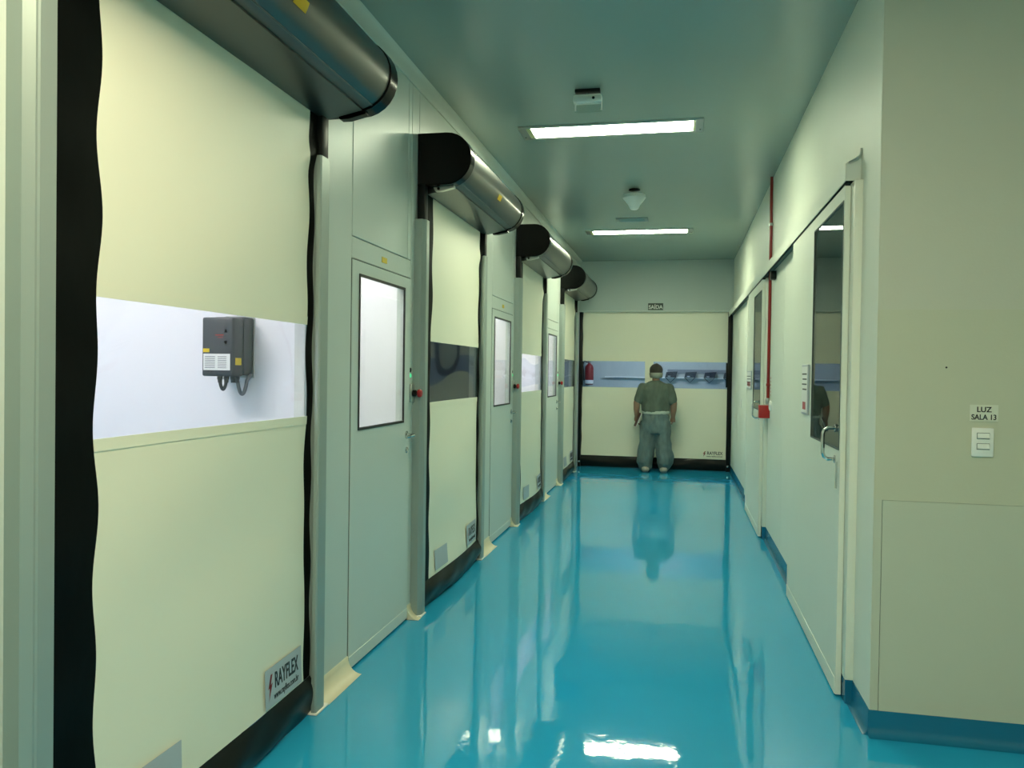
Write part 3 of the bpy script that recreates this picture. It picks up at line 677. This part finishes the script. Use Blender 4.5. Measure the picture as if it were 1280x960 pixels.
# ------------------------------------------------------------------ room beyond the end door
er = thing('wall_room_8', (-.4, 14.6, 0), 'grey blue room beyond the end door', kind='structure')
obj('rear_panel', bx(((-3.4, 15.6, 0), (2.6, 15.66, 3.0))), 'room_blue', er, False)
obj('partition', bx(((-3.44, YE + .12, 0), (-3.4, 15.6, 3.0))), 'room_blue', er, False)
obj('partition', bx(((2.6, YE + .12, 0), (2.64, 15.6, 3.0))), 'room_blue', er, False)
obj('room_ceiling', bx(((-3.4, YE + .12, 3.0), (2.6, 15.66, 3.04))), 'room_blue', er, False)
obj('room_lamp_or_fill', bx(((-1.2, 14.0, 2.97), (.4, 14.25, 2.999)), bev=.003), 'end_room_diffuser', er)
YW = 15.6
obj('recess_panel', bx(((-.22, YW - .012, 1.52), (1.10, YW, 1.60)), bev=.002, seg=1), 'room_dark', er)
shf = thing('wall_shelf', (-.2, YW - .08, 1.40), 'thin white shelf seen through the end door window', 'shelf')
obj('board', bx(((-1.42, YW - .05, 1.425), (1.10, YW, 1.448)), bev=.003), 'white_plastic', shf)
for k in range(6): obj('bracket', prism([(YW, 1.425), (YW - .04, 1.425), (YW, 1.39)], 0, -1.5 + k * .5, -1.485 + k * .5), 'white_plastic', shf)
for k in range(4):
    x = [-.16, .20, .56, .92][k]
    hm = thing('shelf_device', (x, YW - .1, 1.448), ['small dark device on the end room shelf nearest the man\'s head', 'second small dark device from the man\'s head on the shelf', 'third small dark device from the man\'s head on the shelf', 'rightmost small dark device on the end room shelf'][k], 'device', 'dark devices on the end room shelf')
    b = obj('shell', prism([(x - .10, 1.448), (x + .10, 1.448), (x + .13, 1.56), (x - .08, 1.545)], 1, YW - .12, YW - .01), 'dark_blue', hm)
    obj('face_plate', bx(((x - .05, YW - .124, 1.452), (x + .00, YW - .119, 1.478)), bev=.001, seg=1), 'label_grey', b)
    obj('strut', tube([(x - .10, YW - .165, 1.452), (x - .06, YW - .168, 1.41), (x + .0, YW - .17, 1.35), (x + .06, YW - .168, 1.41), (x + .10, YW - .165, 1.455)], .008, 6), 'dark_blue', hm)
fe = thing('fire_extinguisher', (-1.72, YW - .1, 1.27), 'red fire extinguisher behind the left end of the end door window', 'extinguisher')
cy = obj('cylinder', lathe([(.07, 1.28), (.085, 1.30), (.085, 1.60), (.072, 1.65), (.035, 1.685), (.022, 1.70)], (-1.72, YW - .12, 0), n=24), 'red_dark', fe)
obj('label_band', lathe([(.0865, 1.30), (.0865, 1.37)], (-1.72, YW - .12, 0), n=24), 'white_paper', cy)
obj('valve', bx(((-1.75, YW - .14, 1.70), (-1.69, YW - .10, 1.735)), bev=.004), 'chrome', fe)
obj('lever', prism([(-1.76, 1.735), (-1.66, 1.76), (-1.66, 1.772), (-1.76, 1.75)], 1, YW - .13, YW - .11), 'black_plastic', fe)
obj('hose', tube([(-1.75, YW - .12, 1.715), (-1.82, YW - .12, 1.74), (-1.845, YW - .12, 1.66), (-1.83, YW - .13, 1.5), (-1.82, YW - .14, 1.36)], .012, 8), 'black_plastic', fe)
obj('wall_bracket', bx(((-1.76, YW - .04, 1.56), (-1.68, YW, 1.60))), 'black_plastic', fe, False)
ps = thing('wall_notice', (-1.72, YW, 1.78), 'red and white notice above the fire extinguisher', 'sign')
obj('plate', bx(((-1.82, YW - .006, 1.84), (-1.62, YW, 2.04)), bev=.001, seg=1), 'red', ps)

# ------------------------------------------------------------------ the man at the end door
def remeshed(name, bm, m, parent, vox=.009, sm=4, wr=None, lvl=0):
    me = bpy.data.meshes.new('tmp'); bm.to_mesh(me); bm.free()
    t = bpy.data.objects.new('tmp', me); C.objects.link(t)
    r = t.modifiers.new('r', 'REMESH'); r.mode = 'VOXEL'; r.voxel_size = vox
    s = t.modifiers.new('s', 'SMOOTH'); s.iterations = sm; s.factor = .5
    dg = bpy.context.evaluated_depsgraph_get()
    m2 = bpy.data.meshes.new_from_object(t.evaluated_get(dg)); bpy.data.objects.remove(t); bpy.data.meshes.remove(me)
    b2 = bmesh.new(); b2.from_mesh(m2); bpy.data.meshes.remove(m2)
    if wr:
        b2.normal_update()
        for v in b2.verts: v.co += v.normal * wr(v.co)
    for f in b2.faces: f.smooth = True
    o = obj(name, b2, m, parent, smooth=False)
    for p in o.data.polygons: p.use_smooth = True
    return o
PX, PY_ = -.345, 12.33
pr = thing('person', (PX, PY_, 0), 'man in grey-green gown, hair net and shoe covers standing with his back turned', 'person')
def P(x, y, z): return (PX + x, PY_ + y, z)
def limb(bm, pts, n=14):
    """pts: (x, y, z, rx, ry)"""
    tube([P(*p[:3]) for p in pts], [(p[3], p[4] if len(p) > 4 else p[3]) for p in pts], n, bm)
    for p in (pts[0], pts[-1]): ellip(bm, P(*p[:3]), (p[3] * .98, p[3] * .98, p[3] * .8), 12)
def loft(bm, rows, n=20):
    rings = []
    for (x, y, z, rx, ry) in rows:
        rings.append([bm.verts.new(P(x + rx * math.cos(2*PI*k/n), y + ry * math.sin(2*PI*k/n), z)) for k in range(n)])
    for i in range(len(rings)-1):
        for k in range(n): bm.faces.new((rings[i][k], rings[i][(k+1) % n], rings[i+1][(k+1) % n], rings[i+1][k]))
    bm.faces.new(rings[0][::-1]); bm.faces.new(rings[-1])
# image left is the man's left hand; x grows to the image right, y towards the door
bm = bmesh.new()
loft(bm, [(0, 0, .78, .165, .12), (0, 0, .90, .165, .12), (0, .01, 1.0, .16, .115), (0, 0, 1.15, .185, .12), (0, -.01, 1.27, .20, .115), (0, -.01, 1.35, .15, .09), (0, 0, 1.385, .07, .07)])
limb(bm, [(0, .0, 1.34, .062), (0, .015, 1.43, .058), (0, .02, 1.48, .06)])
ellip(bm, P(0, .025, 1.525), (.076, .096, .118), 20); ellip(bm, P(0, .06, 1.47), (.055, .06, .06), 14)
ellip(bm, P(0, .122, 1.50), (.014, .022, .024), 10)                       # nose
ellip(bm, P(0, .112, 1.455), (.026, .010, .008), 10)                      # mouth
for s in (-1, 1):
    ellip(bm, P(s * .078, .02, 1.515), (.012, .024, .034), 10)            # ears
    ellip(bm, P(s * .03, .108, 1.53), (.012, .010, .009), 8)              # eyes
    # legs
    limb(bm, [(s * .095, 0, .80, .10, .10), (s * .105, .005, .62, .085, .09), (s * .115, .01, .43, .062, .065), (s * .12, -.01, .30, .058, .062), (s * .12, 0, .12, .042, .046), (s * .12, 0, .07, .042, .046)])
    limb(bm, [(s * .12, -.04, .045, .036), (s * .125, .06, .038, .040), (s * .13, .15, .03, .034)])
# arms: shoulder, elbow, wrist, then a hand of a palm and five fingers
def arm(s, sh, el, wr_, curl):
    limb(bm, [(*sh, .050), (*[(a + b) / 2 for a, b in zip(sh, el)], .050), (*el, .050), (*[(a + b) / 2 for a, b in zip(el, wr_)], .047), (*wr_, .032)])
    dn = (Vector(wr_) - Vector(el)).normalized(); w0 = Vector(wr_)
    side = Vector((0, 1, 0)); pl = w0 + dn * .05
    # palm, thin towards the thigh
    limb(bm, [(*w0, .024, .030), (*(w0 + dn * .045), .018, .040), (*(w0 + dn * .085), .016, .040)])
    inn = Vector((-s, 0, 0))
    for k in range(4):
        L_ = (.072, .082, .078, .060)[k]; off = side * (.030 - k * .020)
        a = w0 + dn * .082 + off; b_ = a + dn * L_ * .45 + inn * .012 * curl; c = b_ + dn * L_ * .30 + inn * L_ * .45 * curl; e = c + inn * L_ * .30 * curl + dn * L_ * .05
        limb(bm, [(*a, .0095), (*b_, .009), (*c, .0085), (*e, .0075)], 8)
    a = w0 + dn * .025 + side * .030; limb(bm, [(*a, .013), (*(a + dn * .03 + side * .022 + inn * .01), .0115), (*(a + dn * .062 + side * .020 + inn * .026), .009)], 8)
arm(-1, (-.205, -.01, 1.30), (-.285, -.03, 1.06), (-.285, .03, .855), 1.0)
arm(1, (.205, -.01, 1.30), (.275, -.03, 1.06), (.265, .03, .855), 1.2)
body = remeshed('body', bm, 'skin', pr, .0065, 3)
def wrinkle(a, f):
    return lambda c: a * (noise.noise(Vector((c.x * f, c.y * f, c.z * f * .55))) + .5 * noise.noise(Vector((c.x * f * 2.3 + 7, c.y * f * 2.3, c.z * f * 1.1))))
# gown top with short wide sleeves
bm = bmesh.new()
loft(bm, [(0, 0, .915, .215, .150), (0, 0, .96, .222, .155), (0, .005, 1.06, .218, .15), (0, 0, 1.17, .225, .15), (0, -.01, 1.27, .228, .14), (0, -.01, 1.34, .185, .115), (0, 0, 1.385, .105, .095), (0, .005, 1.405, .075, .08)])
for s in (-1, 1):
    limb(bm, [(s * .19, -.01, 1.305, .078), (s * .232, -.018, 1.20, .074), (s * (.262 if s < 0 else .256), -.025, 1.085, .066, .07)])
gn = remeshed('gown', bm, 'gown_green', pr, .010, 5, wrinkle(.010, 11))
gn['label'] = 'grey-green short sleeved gown'
# thin gown cuffs / pale hem band at the waist
bm = bmesh.new(); loft(bm, [(0, 0, .895, .205, .148), (0, 0, .925, .220, .156), (.0, 0, .945, .212, .150)])
obj('gown_hem', bm, 'gown_hem', gn)
# wide trousers gathered at the ankle
bm = bmesh.new()
loft(bm, [(0, 0, .60, .19, .13), (0, 0, .72, .205, .145), (0, 0, .84, .205, .15), (0, 0, .92, .195, .14)])
for s in (-1, 1):
    xo = s * .10
    limb(bm, [(s * .098, 0, .78, .112, .13), (s * .114, .0, .58, .112, .125), (s * .128, 0, .40, .120, .12), (s * .148, -.005, .24, .136, .126), (s * .154, 0, .15, .132, .122), (s * .146, 0, .095, .098, .10)])
tr = remeshed('trousers', bm, 'trouser_blue', pr, .010, 4, wrinkle(.024, 9))
tr['label'] = 'loose blue-grey disposable trousers'
for s in (-1, 1):
    bm = bmesh.new(); limb(bm, [(s * .138, -.075, .050, .060, .050), (s * .140, .03, .050, .062, .046), (s * .145, .16, .040, .052, .036)])
    limb(bm, [(s * .128, -.01, .06, .055, .06), (s * .13, 0, .11, .052, .056)])
    sh = remeshed('shoe_cover', bm, 'shoe_cover', pr, .007, 3, wrinkle(.006, 30))
    zm = min(v.co.z for v in sh.data.vertices)
    for v in sh.data.vertices: v.co.z = max(v.co.z, .002)
# hair under a pale net, with the elastic band low on the neck
bm = bmesh.new(); ellip(bm, P(0, .018, 1.555), (.100, .116, .112), 22)
hr = remeshed('hair_net', bm, 'hair', pr, .008, 2, wrinkle(.004, 30)); hr['label'] = 'thin net over short dark hair'
bm = bmesh.new(); loft(bm, [(0, .012, 1.445, .085, .092), (0, .010, 1.462, .096, .108), (0, .012, 1.505, .1035, .119), (0, .016, 1.525, .1015, .1185)])
obj('net_band', bm, 'cap_net', hr)
# notebook held in the hand on the image left
nb = thing('notebook', P(-.30, .03, .70), 'dark brown notebook with a pale edge held in the man\'s hand', 'notebook')
M = Matrix.Translation(P(-.262, -.03, .80)) @ Matrix.Rotation(math.radians(16), 4, 'Z') @ Matrix.Rotation(math.radians(22), 4, 'Y')
bm = bx(((-.008, -.075, -.11), (.006, .075, .11)), bev=.002, seg=1); bmesh.ops.transform(bm, matrix=M, verts=bm.verts); obj('cover', bm, 'notebook_brown', nb)
bm = bx(((-.0055, -.080, -.109), (.0035, .072, .109))); bmesh.ops.transform(bm, matrix=M, verts=bm.verts); obj('pages', bm, 'white_paper', nb)
